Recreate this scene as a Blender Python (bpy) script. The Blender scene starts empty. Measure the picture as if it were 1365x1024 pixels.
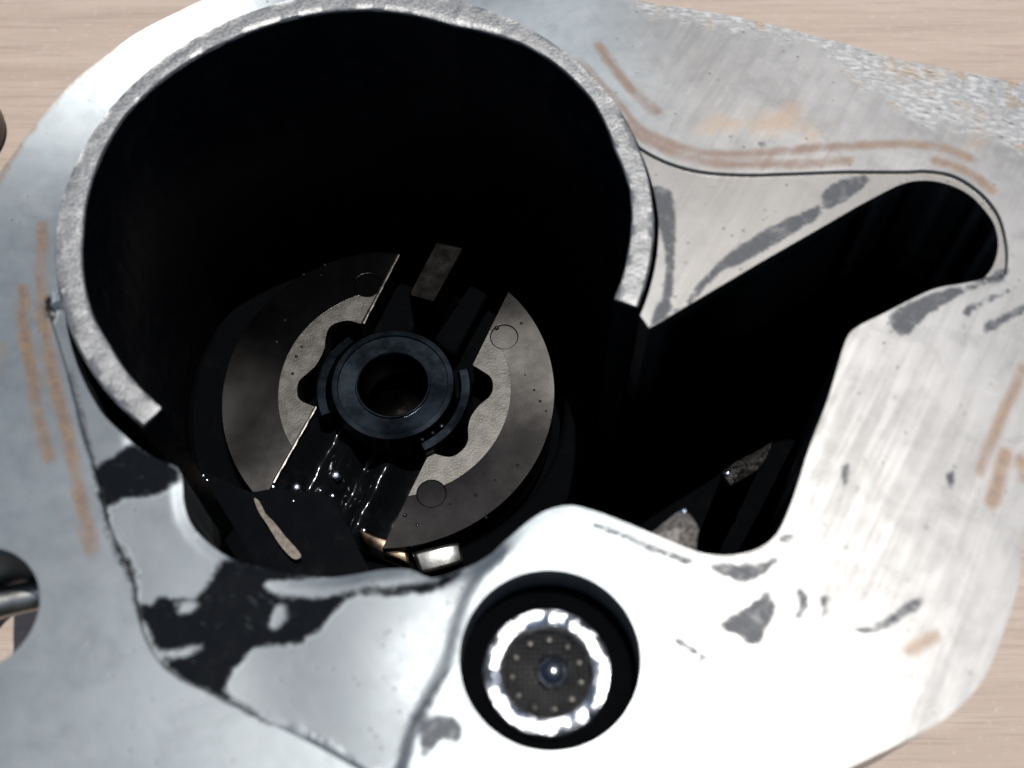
import bpy, bmesh, math, random
import numpy as np
from mathutils import Matrix, Vector
from mathutils.geometry import delaunay_2d_cdt

random.seed(4)
rng = np.random.default_rng(7)
S = 0.1                     # the scene is measured in millimetres; 1 Blender unit = 1 cm
scene = bpy.context.scene
COL = scene.collection

# ------------------------------------------------------------------ camera
FPX, VX, VY, HC = 1600.0, 690.0, 1320.0, 90.89      # focal length, foot of the bore axis, height over the flange


def cam_frame():
    d = np.array([VX - 682.5, VY - 512.0, FPX]); d /= np.linalg.norm(d)
    up = -d
    X = np.array([1.0, 0, 0]) - d[0] * d; X /= np.linalg.norm(X)
    return X, np.cross(up, X), up


CX, CY, CU = cam_frame()
cam_data = bpy.data.cameras.new('camera')
cam = bpy.data.objects.new('camera', cam_data)
COL.objects.link(cam)
right = Vector((CX[0], CY[0], CU[0])); upv = -Vector((CX[1], CY[1], CU[1])); back = -Vector((CX[2], CY[2], CU[2]))
M = Matrix.Identity(4)
for i in range(3):
    M[i][0], M[i][1], M[i][2] = right[i], upv[i], back[i]
M[0][3], M[1][3], M[2][3] = 0, 0, HC * S
cam.matrix_world = M
cam_data.sensor_width = 36.0
cam_data.lens = FPX / 1365.0 * 36.0
cam_data.clip_start = 0.1
cam_data.clip_end = 500.0
cam_data.dof.use_dof = True
cam_data.dof.focus_distance = 14.2
cam_data.dof.aperture_fstop = 0.33
cam_data.dof.aperture_blades = 0
scene.camera = cam

# ------------------------------------------------------------------ daylight
SUN = Vector((0.095, 0.158, 1.0)).normalized()
sun_elev = math.asin(SUN.z)
sun_azim = math.atan2(SUN.x, SUN.y)
world = bpy.data.worlds.new('World'); scene.world = world
world.use_nodes = True
wn = world.node_tree.nodes; wl = world.node_tree.links
bg = wn.get('Background') or wn.new('ShaderNodeBackground')
sky = wn.new('ShaderNodeTexSky')
sky.sky_type = 'NISHITA'; sky.sun_disc = False
sky.sun_elevation = sun_elev; sky.sun_rotation = sun_azim
sky.air_density = 1.0; sky.dust_density = 1.5; sky.ozone_density = 1.0
wl.new(sky.outputs[0], bg.inputs['Color'])
bg.inputs['Strength'].default_value = 0.08
sl = bpy.data.lights.new('sun', 'SUN'); sl.energy = 4.2; sl.angle = math.radians(0.53); sl.color = (1.0, 0.98, 0.95)
so = bpy.data.objects.new('sun', sl); COL.objects.link(so)
so.rotation_euler = SUN.to_track_quat('Z', 'Y').to_euler()
so.location = SUN * 60
vs = scene.view_settings
vs.view_transform = 'Standard'; vs.look = 'None'; vs.exposure = 0.0; vs.gamma = 1.0
try:
    vs.use_curve_mapping = False
except Exception:
    pass

# ------------------------------------------------------------------ measuring helpers (mm)


def P(px, py, z=0.0):
    """photo point lying on the level z mm -> (x, y) in mm"""
    r = np.array([px - 682.5, py - 512.0, FPX])
    rx, ry, rz = r @ CX, r @ CY, r @ CU
    t = (z - HC) / rz
    return np.array([rx * t, ry * t])


def PL(pts, z=0.0):
    return np.array([P(a, b, z) for a, b in pts])


def smooth(pts, closed=False, n=4):
    """Catmull-Rom through the points"""
    pts = np.asarray(pts, float); out = []
    m = len(pts)
    for i in range(m if closed else m - 1):
        if closed:
            p0, p1, p2, p3 = pts[i - 1], pts[i], pts[(i + 1) % m], pts[(i + 2) % m]
        else:
            p1, p2 = pts[i], pts[i + 1]
            p0 = pts[i - 1] if i > 0 else 2 * p1 - p2
            p3 = pts[i + 2] if i + 2 < m else 2 * p2 - p1
        for k in range(n):
            t = k / n
            out.append(0.5 * (2 * p1 + (p2 - p0) * t + (2 * p0 - 5 * p1 + 4 * p2 - p3) * t * t + (3 * p1 - p0 - 3 * p2 + p3) * t ** 3))
    if not closed:
        out.append(pts[-1])
    return np.array(out)


def seg_dist(Q, pts, closed):
    pts = np.asarray(pts, float)
    A = pts; B = np.roll(pts, -1, axis=0)
    if not closed:
        A, B = A[:-1], B[:-1]
    best = np.full(len(Q), 1e9)
    for a, b in zip(A, B):
        d = b - a; L = d @ d
        if L < 1e-12:
            continue
        t = np.clip(((Q - a) @ d) / L, 0, 1)
        best = np.minimum(best, np.hypot(*(Q - a - t[:, None] * d).T))
    return best


def inside(Q, pts):
    pts = np.asarray(pts, float)
    r = np.zeros(len(Q), bool)
    x, y = Q[:, 0], Q[:, 1]
    for (x1, y1), (x2, y2) in zip(pts, np.roll(pts, -1, axis=0)):
        if y1 == y2:
            continue
        c = ((y1 > y) != (y2 > y)) & (x < (x2 - x1) * (y - y1) / (y2 - y1) + x1)
        r ^= c
    return r


def sdf(Q, pts):
    """positive inside"""
    d = seg_dist(Q, pts, True)
    return np.where(inside(Q, pts), d, -d)


def circle(c, r, n=96):
    a = np.arange(n) / n * 2 * np.pi
    return np.c_[c[0] + r * np.cos(a), c[1] + r * np.sin(a)]


def sstep(a, b, x):
    t = np.clip((x - a) / (b - a), 0, 1)
    return t * t * (3 - 2 * t)


# ------------------------------------------------------------------ scene helpers


def props(o, label=None, cat=None, group=None, kind=None):
    if label: o['label'] = label
    if cat: o['category'] = cat
    if group: o['group'] = group
    if kind: o['kind'] = kind
    return o


def empty(name, loc, label, cat, group=None):
    o = bpy.data.objects.new(name, None); COL.objects.link(o)
    o.location = Vector(loc) * S; o.empty_display_size = 0.2
    return props(o, label, cat, group)


def mesh(name, verts, faces, mat, parent=None, smooth_shade=False, attrs=None):
    """verts in mm, world coordinates"""
    off = np.array(parent_loc(parent))
    v = (np.asarray(verts, float) * S - off)
    me = bpy.data.meshes.new(name)
    me.from_pydata([tuple(a) for a in v], [], [tuple(int(i) for i in f) for f in faces])
    if attrs:
        for k, arr in attrs.items():
            a = me.attributes.new(k, 'FLOAT', 'POINT')
            a.data.foreach_set('value', np.asarray(arr, np.float32))
    me.materials.append(mat)
    bm = bmesh.new(); bm.from_mesh(me)
    bmesh.ops.recalc_face_normals(bm, faces=bm.faces)
    bm.to_mesh(me); bm.free()
    if smooth_shade:
        me.polygons.foreach_set('use_smooth', [True] * len(me.polygons))
        try:
            me.set_sharp_from_angle(angle=math.radians(38))
        except Exception:
            pass
    o = bpy.data.objects.new(name, me); COL.objects.link(o)
    if parent is not None:
        o.parent = parent
    return o


def parent_loc(p):
    v = Vector((0, 0, 0))
    while p is not None:
        v = v + p.location; p = p.parent
    return v


def face_up(o):
    """turn the faces of an open sheet so that they look up"""
    me = o.data
    bm = bmesh.new(); bm.from_mesh(me)
    bm.normal_update()
    fl = [f for f in bm.faces if f.normal.z < 0]
    if fl:
        bmesh.ops.reverse_faces(bm, faces=fl)
    bm.to_mesh(me); bm.free()


def cdt(loops, lines=(), grid=None):
    """constrained triangulation; loops closed, lines open -> verts (n,2), tris"""
    vs_, es = [], []
    for L, closed in [(l, True) for l in loops] + [(l, False) for l in lines]:
        b = len(vs_); n = len(L)
        vs_ += [tuple(p) for p in L]
        es += [(b + i, b + (i + 1) % n) for i in range(n if closed else n - 1)]
    if grid is not None:
        vs_ += [tuple(p) for p in grid]
    r = delaunay_2d_cdt([Vector(p) for p in vs_], es, [], 0, 1e-5)
    V = np.array([(p.x, p.y) for p in r[0]])
    T = np.array([f for f in r[2] if len(f) == 3])
    return V, T


def compact(V, T):
    u, inv = np.unique(T, return_inverse=True)
    return V[u], inv.reshape(T.shape)


def boundary_edges(T):
    cnt = {}
    for t in T:
        for a, b in ((t[0], t[1]), (t[1], t[2]), (t[2], t[0])):
            k = (min(a, b), max(a, b))
            if k in cnt:
                cnt[k] = None
            else:
                cnt[k] = (a, b)
    return [e for e in cnt.values() if e]


def slab(name, loops, keep, z1, z0, mat, parent, bevel=0.0, floor=True, lines=(), seg=2):
    """solid between two levels; keep(centroids) says which triangles belong to it"""
    V, T = cdt(loops, lines)
    c = V[T].mean(axis=1)
    T = T[keep(c)]
    V, T = compact(V, T)
    n = len(V)
    verts = np.r_[np.c_[V, np.full(n, z1)], np.c_[V, np.full(n, z0)]]
    faces = [tuple(t) for t in T]
    if floor:
        faces += [tuple(t[::-1] + n) for t in T]
    for a, b in boundary_edges(T):
        faces.append((a, a + n, b + n, b))
    o = mesh(name, verts, faces, mat, parent)
    if bevel:
        m = o.modifiers.new('edge', 'BEVEL'); m.width = bevel * S; m.segments = seg; m.limit_method = 'ANGLE'; m.angle_limit = math.radians(50)
    return o


def lathe(name, prof, c, mat, parent, n=96, a0=0.0, a1=2 * math.pi, closed_prof=False, jitter=None, smooth_shade=True):
    """profile of (radius, z) turned about the vertical through c (mm)"""
    full = abs(a1 - a0 - 2 * math.pi) < 1e-6
    m = n if full else n + 1
    verts, faces = [], []
    for i in range(m):
        a = a0 + (a1 - a0) * i / n
        for j, (r, z) in enumerate(prof):
            rr, zz = (r, z) if jitter is None else jitter(a, j, r, z)
            verts.append((c[0] + rr * math.cos(a), c[1] + rr * math.sin(a), zz))
    k = len(prof)
    for i in range(n):
        i2 = (i + 1) % m
        for j in range(k if closed_prof else k - 1):
            j2 = (j + 1) % k
            faces.append((i * k + j, i2 * k + j, i2 * k + j2, i * k + j2))
    if closed_prof and not full:
        faces.append(tuple(range(k)))
        faces.append(tuple((m - 1) * k + j for j in range(k))[::-1])
    return mesh(name, verts, faces, mat, parent, smooth_shade)


def tube(name, pts, r, mat, parent, n=14, caps=True):
    pts = [Vector(p) for p in pts]
    verts, faces = [], []
    for i, p in enumerate(pts):
        d = (pts[min(i + 1, len(pts) - 1)] - pts[max(i - 1, 0)]).normalized()
        u = d.cross(Vector((0, 0, 1)))
        u = u.normalized() if u.length > 1e-4 else Vector((1, 0, 0))
        w = u.cross(d)
        rr = r[i] if isinstance(r, (list, tuple)) else r
        for k in range(n):
            a = 2 * math.pi * k / n
            verts.append(p + (u * math.cos(a) + w * math.sin(a)) * rr)
    for i in range(len(pts) - 1):
        for k in range(n):
            k2 = (k + 1) % n
            faces.append((i * n + k, i * n + k2, (i + 1) * n + k2, (i + 1) * n + k))
    if caps:
        faces.append(tuple(range(n))); faces.append(tuple((len(pts) - 1) * n + k for k in range(n))[::-1])
    return mesh(name, [tuple(v) for v in verts], faces, mat, parent, True)


# ------------------------------------------------------------------ materials
class NT:
    def __init__(self, name):
        self.m = bpy.data.materials.new(name); self.m.use_nodes = True
        self.t = self.m.node_tree; self.n = self.t.nodes; self.l = self.t.links
        self.b = self.n['Principled BSDF']
        self._tc = None

    def put(self, sock, v):
        if isinstance(v, bpy.types.NodeSocket):
            self.l.new(v, sock)
        elif v is not None:
            if sock.type == 'RGBA' and not hasattr(v, '__len__'):
                v = (v, v, v, 1)
            elif sock.type == 'RGBA' and len(v) == 3:
                v = (*v, 1)
            sock.default_value = v

    def set(self, **kw):
        for k, v in kw.items():
            self.put(self.b.inputs[k.replace('_', ' ')], v)

    def pos(self, scale=(1, 1, 1), rot=(0, 0, 0)):
        g = self.n.new('ShaderNodeNewGeometry')
        mp = self.n.new('ShaderNodeMapping'); mp.inputs['Scale'].default_value = scale
        if any(rot):
            m0 = self.n.new('ShaderNodeMapping'); m0.inputs['Rotation'].default_value = rot
            self.l.new(g.outputs['Position'], m0.inputs[0]); self.l.new(m0.outputs[0], mp.inputs[0])
        else:
            self.l.new(g.outputs['Position'], mp.inputs[0])
        return mp.outputs[0]

    def noise(self, vec, scale=5, detail=4, rough=0.55, dist=0.0):
        x = self.n.new('ShaderNodeTexNoise'); self.put(x.inputs['Vector'], vec)
        x.inputs['Scale'].default_value = scale; x.inputs['Detail'].default_value = detail
        x.inputs['Roughness'].default_value = rough; x.inputs['Distortion'].default_value = dist
        return x.outputs[0]

    def voro(self, vec, scale=5, feature='F1'):
        x = self.n.new('ShaderNodeTexVoronoi'); self.put(x.inputs['Vector'], vec); x.inputs['Scale'].default_value = scale
        x.feature = feature
        return x.outputs['Distance']

    def math(self, op, a, b=0.0, c=0.0, clamp=False):
        x = self.n.new('ShaderNodeMath'); x.operation = op; x.use_clamp = clamp
        self.put(x.inputs[0], a); self.put(x.inputs[1], b); self.put(x.inputs[2], c)
        return x.outputs[0]

    def ramp(self, v, lo, hi, a=0.0, b=1.0, kind='SMOOTHSTEP'):
        x = self.n.new('ShaderNodeMapRange'); x.interpolation_type = kind
        self.put(x.inputs[0], v)
        x.inputs[1].default_value = lo; x.inputs[2].default_value = hi; x.inputs[3].default_value = a; x.inputs[4].default_value = b
        return x.outputs[0]

    def mix(self, f, a, b):
        x = self.n.new('ShaderNodeMix'); x.data_type = 'RGBA'
        self.put(x.inputs[0], f); self.put(x.inputs[6], a); self.put(x.inputs[7], b)
        return x.outputs[2]

    def mixf(self, f, a, b):
        x = self.n.new('ShaderNodeMix'); x.data_type = 'FLOAT'
        self.put(x.inputs[0], f); self.put(x.inputs[2], a); self.put(x.inputs[3], b)
        return x.outputs[0]

    def attr(self, name):
        x = self.n.new('ShaderNodeAttribute'); x.attribute_name = name
        return x.outputs['Fac']

    def bump(self, h, strength=0.3, dist=0.01, normal=None):
        x = self.n.new('ShaderNodeBump'); x.inputs['Strength'].default_value = strength; x.inputs['Distance'].default_value = dist
        self.put(x.inputs['Height'], h)
        if normal is not None:
            self.put(x.inputs['Normal'], normal)
        self.l.new(x.outputs[0], self.b.inputs['Normal'])
        return x.outputs[0]


def mat_flange():
    t = NT('machined_aluminium')
    p = t.pos()
    big = t.noise(p, 0.9, 4, 0.6)
    mid = t.noise(p, 6, 5, 0.6)
    fine = t.noise(p, 60, 3, 0.6)
    # milling marks: two directions of stretched grain
    g1 = t.noise(t.pos((11, 0.55, 1), (0, 0, math.radians(-32))), 1.0, 7, 0.70)
    g2 = t.noise(t.pos((9, 0.5, 1), (0, 0, math.radians(30))), 1.0, 7, 0.70)
    sel = t.ramp(t.attr('side'), -1.0, 1.0)
    g = t.mixf(sel, g1, g2)
    grain_on = t.ramp(t.attr('side'), -5.0, 1.0, 0.22, 1.0)
    gs = t.math('MULTIPLY', t.ramp(g, 0.40, 0.66), grain_on)
    warm = t.ramp(t.attr('side'), -3.0, 2.0)
    base = t.mix(t.ramp(big, 0.35, 0.65), t.mix(warm, (0.180, 0.203, 0.212), (0.160, 0.157, 0.152)), t.mix(warm, (0.230, 0.255, 0.264), (0.215, 0.211, 0.205)))
    base = t.mix(t.math('MULTIPLY', gs, 0.5), base, (0.27, 0.267, 0.26))
    base = t.mix(t.math('MULTIPLY', t.math('MULTIPLY', t.ramp(g, 0.30, 0.44, 1, 0), grain_on), 0.5), base, (0.15, 0.145, 0.14))
    base = t.mix(t.math('MULTIPLY', t.ramp(mid, 0.55, 0.75), 0.18), base, (0.20, 0.18, 0.155))
    blot = t.noise(p, 1.9, 5, 0.65, 0.8)
    base = t.mix(t.math('MULTIPLY', t.ramp(blot, 0.48, 0.70), 0.45), base, t.mix(warm, (0.145, 0.162, 0.169), (0.125, 0.123, 0.12)))
    base = t.mix(t.math('MULTIPLY', t.ramp(blot, 0.30, 0.42, 1, 0), 0.4), base, t.mix(warm, (0.25, 0.264, 0.268), (0.265, 0.262, 0.257)))
    pad = t.ramp(t.attr('pad'), -0.05, 0.05)
    base = t.mix(t.math('MULTIPLY', pad, t.ramp(t.attr('side'), -4, 0, 0.3, 0.65)), base, t.mix(t.ramp(t.attr('side'), -4, 0), (0.150, 0.164, 0.170), (0.145, 0.136, 0.126)))
    rough = t.mixf(gs, 0.46, 0.40)
    rough = t.math('ADD', rough, t.math('MULTIPLY', t.math('SUBTRACT', mid, 0.5), 0.25))
    metal = 0.78
    # small pits on the pads
    v = t.voro(p, 11)
    pit = t.math('MULTIPLY', t.ramp(v, 0.10, 0.16, 1, 0), t.ramp(t.math('ADD', t.noise(p, 3.0, 2), t.math('MULTIPLY', pad, 0.08)), 0.52, 0.62))
    base = t.mix(t.math('MULTIPLY', pit, 0.75), base, (0.05, 0.05, 0.05))
    # rough cast skin left unmachined in the corner
    cs = t.math('ADD', t.attr('cast'), t.math('MULTIPLY', t.math('SUBTRACT', t.noise(p, 7, 5, 0.65), 0.5), 5.0))
    cast = t.ramp(cs, -0.9, 0.9)
    cn = t.noise(t.pos((0.7, 1.9, 1), (0, 0, math.radians(14))), 14, 4, 0.6)
    base = t.mix(cast, base, t.mix(t.ramp(cn, 0.29, 0.38), (0.05, 0.05, 0.053), t.mix(t.ramp(cn, 0.45, 0.65), (0.20, 0.20, 0.198), (0.33, 0.332, 0.33))))
    ochre = t.math('MULTIPLY', cast, t.ramp(t.noise(p, 3.2, 3), 0.57, 0.72))
    base = t.mix(t.math('MULTIPLY', ochre, 0.55), base, (0.24, 0.16, 0.085))
    # rusty gasket lines
    rn = t.noise(p, 9, 4, 0.65)
    rd = t.math('ADD', t.attr('rust'), t.math('MULTIPLY', t.math('SUBTRACT', rn, 0.5), 0.5))
    gr = t.noise(p, 34, 4, 0.7)
    rust = t.math('MULTIPLY', t.ramp(t.math('ADD', rd, t.math('ADD', t.math('MULTIPLY', t.math('SUBTRACT', gr, 0.5), 0.5), t.math('MULTIPLY', t.math('SUBTRACT', g, 0.5), 1.4))), -0.50, 0.40), t.ramp(t.noise(p, 2.2, 3), 0.32, 0.50, 0.55, 1.0))
    rcol = t.mix(t.ramp(t.math('ADD', t.math('MULTIPLY', rn, 0.5), t.math('MULTIPLY', gr, 0.5)), 0.42, 0.58), (0.11, 0.045, 0.012), (0.20, 0.105, 0.030))
    rcol = t.mix(t.ramp(t.attr('rosy'), -0.5, 0.5), rcol, (0.135, 0.066, 0.032))
    base = t.mix(t.math('MULTIPLY', rust, 0.76), base, rcol)
    sm = t.ramp(t.math('ADD', t.attr('smear'), t.math('MULTIPLY', t.math('SUBTRACT', t.noise(p, 4, 6, 0.7), 0.5), 9.0)), -0.8, 2.0)
    base = t.mix(t.math('MULTIPLY', sm, 0.45), base, (0.25, 0.16, 0.08))
    metal = t.mixf(t.math('MULTIPLY', rust, 0.8), metal, 0.1)
    # grey film and scratches
    fd = t.math('ADD', t.attr('film'), t.math('MULTIPLY', t.math('SUBTRACT', t.noise(p, 14, 6, 0.7), 0.5), 1.0))
    film = t.math('MULTIPLY', t.ramp(fd, -0.16, 0.22), t.ramp(t.noise(p, 9, 5, 0.65), 0.32, 0.52, 0.62, 1.0))
    fcol = t.mix(t.ramp(fine, 0.45, 0.7), (0.030, 0.034, 0.042), (0.062, 0.064, 0.07))
    base = t.mix(t.math('MULTIPLY', film, 0.90), base, fcol)
    metal = t.mixf(film, metal, 0.0)
    rough = t.mixf(film, rough, 0.5)
    # black sludge
    sd = t.math('ADD', t.attr('sludge'), t.math('MULTIPLY', t.math('SUBTRACT', t.noise(p, 9, 7, 0.70), 0.5), 1.3))
    sl_ = t.math('MULTIPLY', t.ramp(sd, -0.22, 0.30), t.ramp(t.noise(t.pos((1, 2.2, 1), (0, 0, 0.5)), 8, 6, 0.7), 0.60, 0.78, 1.0, 0.72))
    thin = t.ramp(t.noise(p, 7, 4, 0.6), 0.60, 0.72)
    scol = t.mix(t.math('MULTIPLY', thin, 0.35), (0.004, 0.005, 0.0065), (0.03, 0.032, 0.036))
    base = t.mix(sl_, base, scol)
    metal = t.mixf(sl_, metal, 0.0)
    rough = t.mixf(sl_, rough, t.ramp(mid, 0.3, 0.7, 0.45, 0.65))
    tg = t.n.new('ShaderNodeCombineXYZ'); tg.inputs[0].default_value = 0.25; tg.inputs[1].default_value = 1.0
    t.set(Base_Color=base, Metallic=metal, Roughness=rough, Anisotropic=0.4, Tangent=tg.outputs[0])
    t.set(Specular_IOR_Level=t.mixf(sl_, t.mixf(film, 0.5, 0.30), 0.03))
    clean = t.math('SUBTRACT', 1.0, t.math('MAXIMUM', t.math('MAXIMUM', sl_, film), cast), clamp=True)
    t.set(Coat_Weight=t.math('MULTIPLY', clean, 0.35), Coat_Roughness=0.27, Coat_IOR=1.75)
    h = t.math('ADD', t.math('MULTIPLY', t.math('MULTIPLY', g, grain_on), 0.5), t.math('MULTIPLY', fine, 0.25))
    h = t.math('SUBTRACT', h, t.math('MULTIPLY', pit, 0.7))
    h = t.math('ADD', h, t.math('MULTIPLY', cast, t.math('SUBTRACT', t.math('MULTIPLY', t.ramp(cn, 0.29, 0.45), 1.5), 1.5)))
    h = t.math('ADD', h, t.math('MULTIPLY', sl_, t.math('ADD', 1.0, t.math('MULTIPLY', mid, 4.0))))
    t.bump(h, 0.35, 0.006)
    return t.m


def mat_cast(name, dark=(0.16, 0.155, 0.15), light=(0.52, 0.52, 0.51), scale=34, strength=0.8, metal=0.8, rough=0.42):
    t = NT(name)
    p = t.pos()
    n = t.noise(p, scale, 4, 0.62); n2 = t.noise(p, scale * 0.25, 3)
    base = t.mix(t.ramp(n, 0.36, 0.60), dark, light)
    base = t.mix(t.math('MULTIPLY', t.ramp(n2, 0.5, 0.7), 0.3), base, dark)
    t.set(Base_Color=base, Metallic=metal, Roughness=t.math('ADD', rough, t.math('MULTIPLY', t.math('SUBTRACT', n2, 0.5), 0.3)))
    t.bump(n, strength, 0.02)
    return t.m


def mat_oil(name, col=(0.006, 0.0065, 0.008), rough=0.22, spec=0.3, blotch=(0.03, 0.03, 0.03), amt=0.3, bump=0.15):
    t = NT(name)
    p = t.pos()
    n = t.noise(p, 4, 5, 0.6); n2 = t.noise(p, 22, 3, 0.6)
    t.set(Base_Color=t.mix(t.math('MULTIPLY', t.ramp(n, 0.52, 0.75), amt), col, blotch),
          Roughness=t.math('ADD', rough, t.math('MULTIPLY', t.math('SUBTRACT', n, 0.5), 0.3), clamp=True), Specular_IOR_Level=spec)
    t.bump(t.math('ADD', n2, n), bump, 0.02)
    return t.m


def mat_steel(name, col, rough=0.3, var=0.3, metal=1.0, spot=(0.03, 0.028, 0.025), scale=5, grain=0.15, spots=0.5, rvar=0.25):
    t = NT(name)
    p = t.pos()
    n = t.noise(p, scale, 5, 0.6); n2 = t.noise(p, 40, 3, 0.6)
    c2 = tuple(c * (1 - var) for c in col)
    base = t.mix(t.ramp(n, 0.35, 0.68), c2, col)
    v = t.voro(p, 13)
    sp = t.math('MULTIPLY', t.ramp(v, 0.08, 0.15, 1, 0), t.ramp(t.noise(p, 2.5, 2), 0.5, 0.62))
    base = t.mix(t.math('MULTIPLY', sp, spots), base, spot)
    base = t.mix(t.math('MULTIPLY', t.ramp(n2, 0.5, 0.75), 0.25), base, c2)
    t.set(Base_Color=base, Metallic=metal, Roughness=t.math('ADD', rough, t.math('MULTIPLY', t.math('SUBTRACT', n, 0.5), rvar)))
    t.bump(n2, grain, 0.006)
    return t.m


def mat_wood():
    t = NT('pale_wood_laminate')
    p = t.pos((0.10, 1, 1))
    g = t.noise(t.pos((0.12, 1.5, 1)), 2.4, 6, 0.62, 0.6)
    f = t.noise(t.pos((0.35, 9, 1)), 2.5, 4, 0.6)
    s = t.noise(t.pos((1, 1, 1)), 9, 4, 0.6)
    base = t.mix(t.ramp(g, 0.32, 0.68), (0.345, 0.268, 0.215), (0.405, 0.322, 0.262))
    base = t.mix(t.math('MULTIPLY', t.ramp(f, 0.48, 0.74), 0.42), base, (0.215, 0.15, 0.12))
    base = t.mix(t.math('MULTIPLY', t.ramp(s, 0.55, 0.75), 0.35), base, (0.48, 0.405, 0.365))
    t.set(Base_Color=base, Roughness=0.55, Specular_IOR_Level=0.35)
    t.bump(f, 0.12, 0.01)
    return t.m


M_FLANGE = mat_flange()
M_RIM = mat_cast('rough_cut_aluminium', (0.175, 0.175, 0.172), (0.265, 0.265, 0.262), 30, 0.30, 0.75, 0.46)
M_SIDE = mat_cast('cast_aluminium_side', (0.22, 0.21, 0.2), (0.42, 0.42, 0.41), 14, 0.5, 0.6, 0.55)
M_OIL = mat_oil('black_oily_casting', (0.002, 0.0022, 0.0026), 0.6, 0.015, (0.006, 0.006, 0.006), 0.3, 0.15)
M_OIL.node_tree.nodes['Principled BSDF'].inputs['IOR'].default_value = 1.1
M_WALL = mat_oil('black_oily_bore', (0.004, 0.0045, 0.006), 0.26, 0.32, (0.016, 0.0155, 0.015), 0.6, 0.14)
M_GLOSS = mat_oil('wet_black_oil', (0.003, 0.0033, 0.004), 0.12, 0.16, (0.010, 0.010, 0.011), 0.5, 0.05)
M_LEDGE = mat_oil('wet_black_ledge', (0.002, 0.0024, 0.003), 0.14, 0.05, (0.005, 0.005, 0.006), 0.5, 0.06)
M_DISC = mat_steel('dark_rotor_steel', (0.042, 0.040, 0.038), 0.23, 0.35, 1.0, scale=1.6, grain=0.04, rvar=0.10)
_t = M_DISC.node_tree
_g = _t.nodes.new('ShaderNodeNewGeometry')
_s = _t.nodes.new('ShaderNodeVectorMath'); _s.operation = 'SUBTRACT'; _s.inputs[1].default_value = (-1.514, 6.33, -3.6)
_c = _t.nodes.new('ShaderNodeVectorMath'); _c.operation = 'CROSS_PRODUCT'; _c.inputs[0].default_value = (0, 0, 1)
_n = _t.nodes.new('ShaderNodeVectorMath'); _n.operation = 'NORMALIZE'
_t.links.new(_g.outputs['Position'], _s.inputs[0]); _t.links.new(_s.outputs[0], _c.inputs[1]); _t.links.new(_c.outputs[0], _n.inputs[0])
_t.links.new(_n.outputs[0], _t.nodes['Principled BSDF'].inputs['Tangent'])
_t.nodes['Principled BSDF'].inputs['Anisotropic'].default_value = 0.7
M_FACE = mat_steel('worn_rotor_face', (0.078, 0.075, 0.069), 0.42, 0.35, 1.0, scale=7, grain=0.3)
M_SEAT = mat_steel('smudged_dark_steel', (0.0032, 0.003, 0.0028), 0.36, 0.6, 1.0)
M_HUB = mat_steel('oiled_blue_black_steel', (0.030, 0.040, 0.048), 0.17, 0.8, 0.95, scale=1.8, grain=0.12, spots=0.1, rvar=0.2)
M_TAB = mat_steel('brown_black_steel', (0.013, 0.012, 0.011), 0.33, 0.45, 1.0)
M_BRIGHT = mat_steel('bright_spring_steel', (0.62, 0.61, 0.56), 0.30, 0.25, 1.0, spots=0.2)
M_COPPER = mat_steel('coppery_steel', (0.50, 0.36, 0.25), 0.32, 0.5, 1.0, spots=0.4)
M_CRIMP = mat_cast('crimped_bright_aluminium', (0.45, 0.46, 0.47), (0.80, 0.81, 0.82), 22, 0.45, 1.0, 0.30)
M_GRIT = mat_cast('gritty_lit_metal', (0.06, 0.054, 0.05), (0.24, 0.22, 0.20), 26, 1.0, 0.5, 0.5)
M_DARKGRIT = mat_cast('dark_gritty_metal', (0.006, 0.006, 0.006), (0.075, 0.07, 0.066), 24, 1.0, 0.6, 0.4)
M_SLIVER = mat_steel('tan_stained_metal', (0.13, 0.11, 0.09), 0.5, 0.5, 0.5, scale=14, grain=0.3, spots=0.3)
M_WIRE = mat_steel('dark_mesh_wire', (0.14, 0.135, 0.13), 0.36, 0.3, 0.8, spots=0.0)
M_BALL = mat_steel('dark_polished_ball', (0.12, 0.13, 0.14), 0.16, 0.2, 1.0, spots=0.0, grain=0.0)
M_STAKE = mat_steel('dull_stake_steel', (0.30, 0.28, 0.24), 0.34, 0.4, 1.0)
M_DROP = mat_oil('oil_droplet', (0.01, 0.01, 0.012), 0.04, 0.9, (0.01, 0.01, 0.01), 0, 0.0)
M_WOOD = mat_wood()
M_CAP = mat_oil('dark_brown_plastic', (0.035, 0.018, 0.012), 0.4, 0.4, (0.05, 0.03, 0.02), 0.3, 0.05)

# ------------------------------------------------------------------ table
Z_TABLE = -46.5
tv = [(-400, -250, Z_TABLE), (400, -250, Z_TABLE), (400, 450, Z_TABLE), (-400, 450, Z_TABLE)]
tb = tv + [(x, y, Z_TABLE - 22) for x, y, _ in tv]
tt = mesh('table_top', tb, [(0, 1, 2, 3), (7, 6, 5, 4), (0, 4, 5, 1), (1, 5, 6, 2), (2, 6, 7, 3), (3, 7, 4, 0)], M_WOOD)
props(tt, 'pale pinkish wood-grain table top under the metal housing', 'table top', kind='structure')

# ------------------------------------------------------------------ outlines of the housing (mm, flange level z = 0)
C = np.array([-14.6, 63.55]); RI, RO = 25.0, 27.18
HOLE_C, HOLE_R = np.array([2.52, 22.57]), 6.94
LH_C = P(-34, 812); LH_R = float(np.linalg.norm(P(52, 812) - LH_C))


def ang(p):
    return math.atan2(p[1] - C[1], p[0] - C[0])


A0 = ang(P(852, 409)); A1 = ang(P(188, 570)); A1 += 2 * math.pi if A1 < A0 else 0
A_R = ang(P(845, 180)); A_L = ang(P(70, 415)); A_L += 2 * math.pi if A_L < A0 else 0

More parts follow.
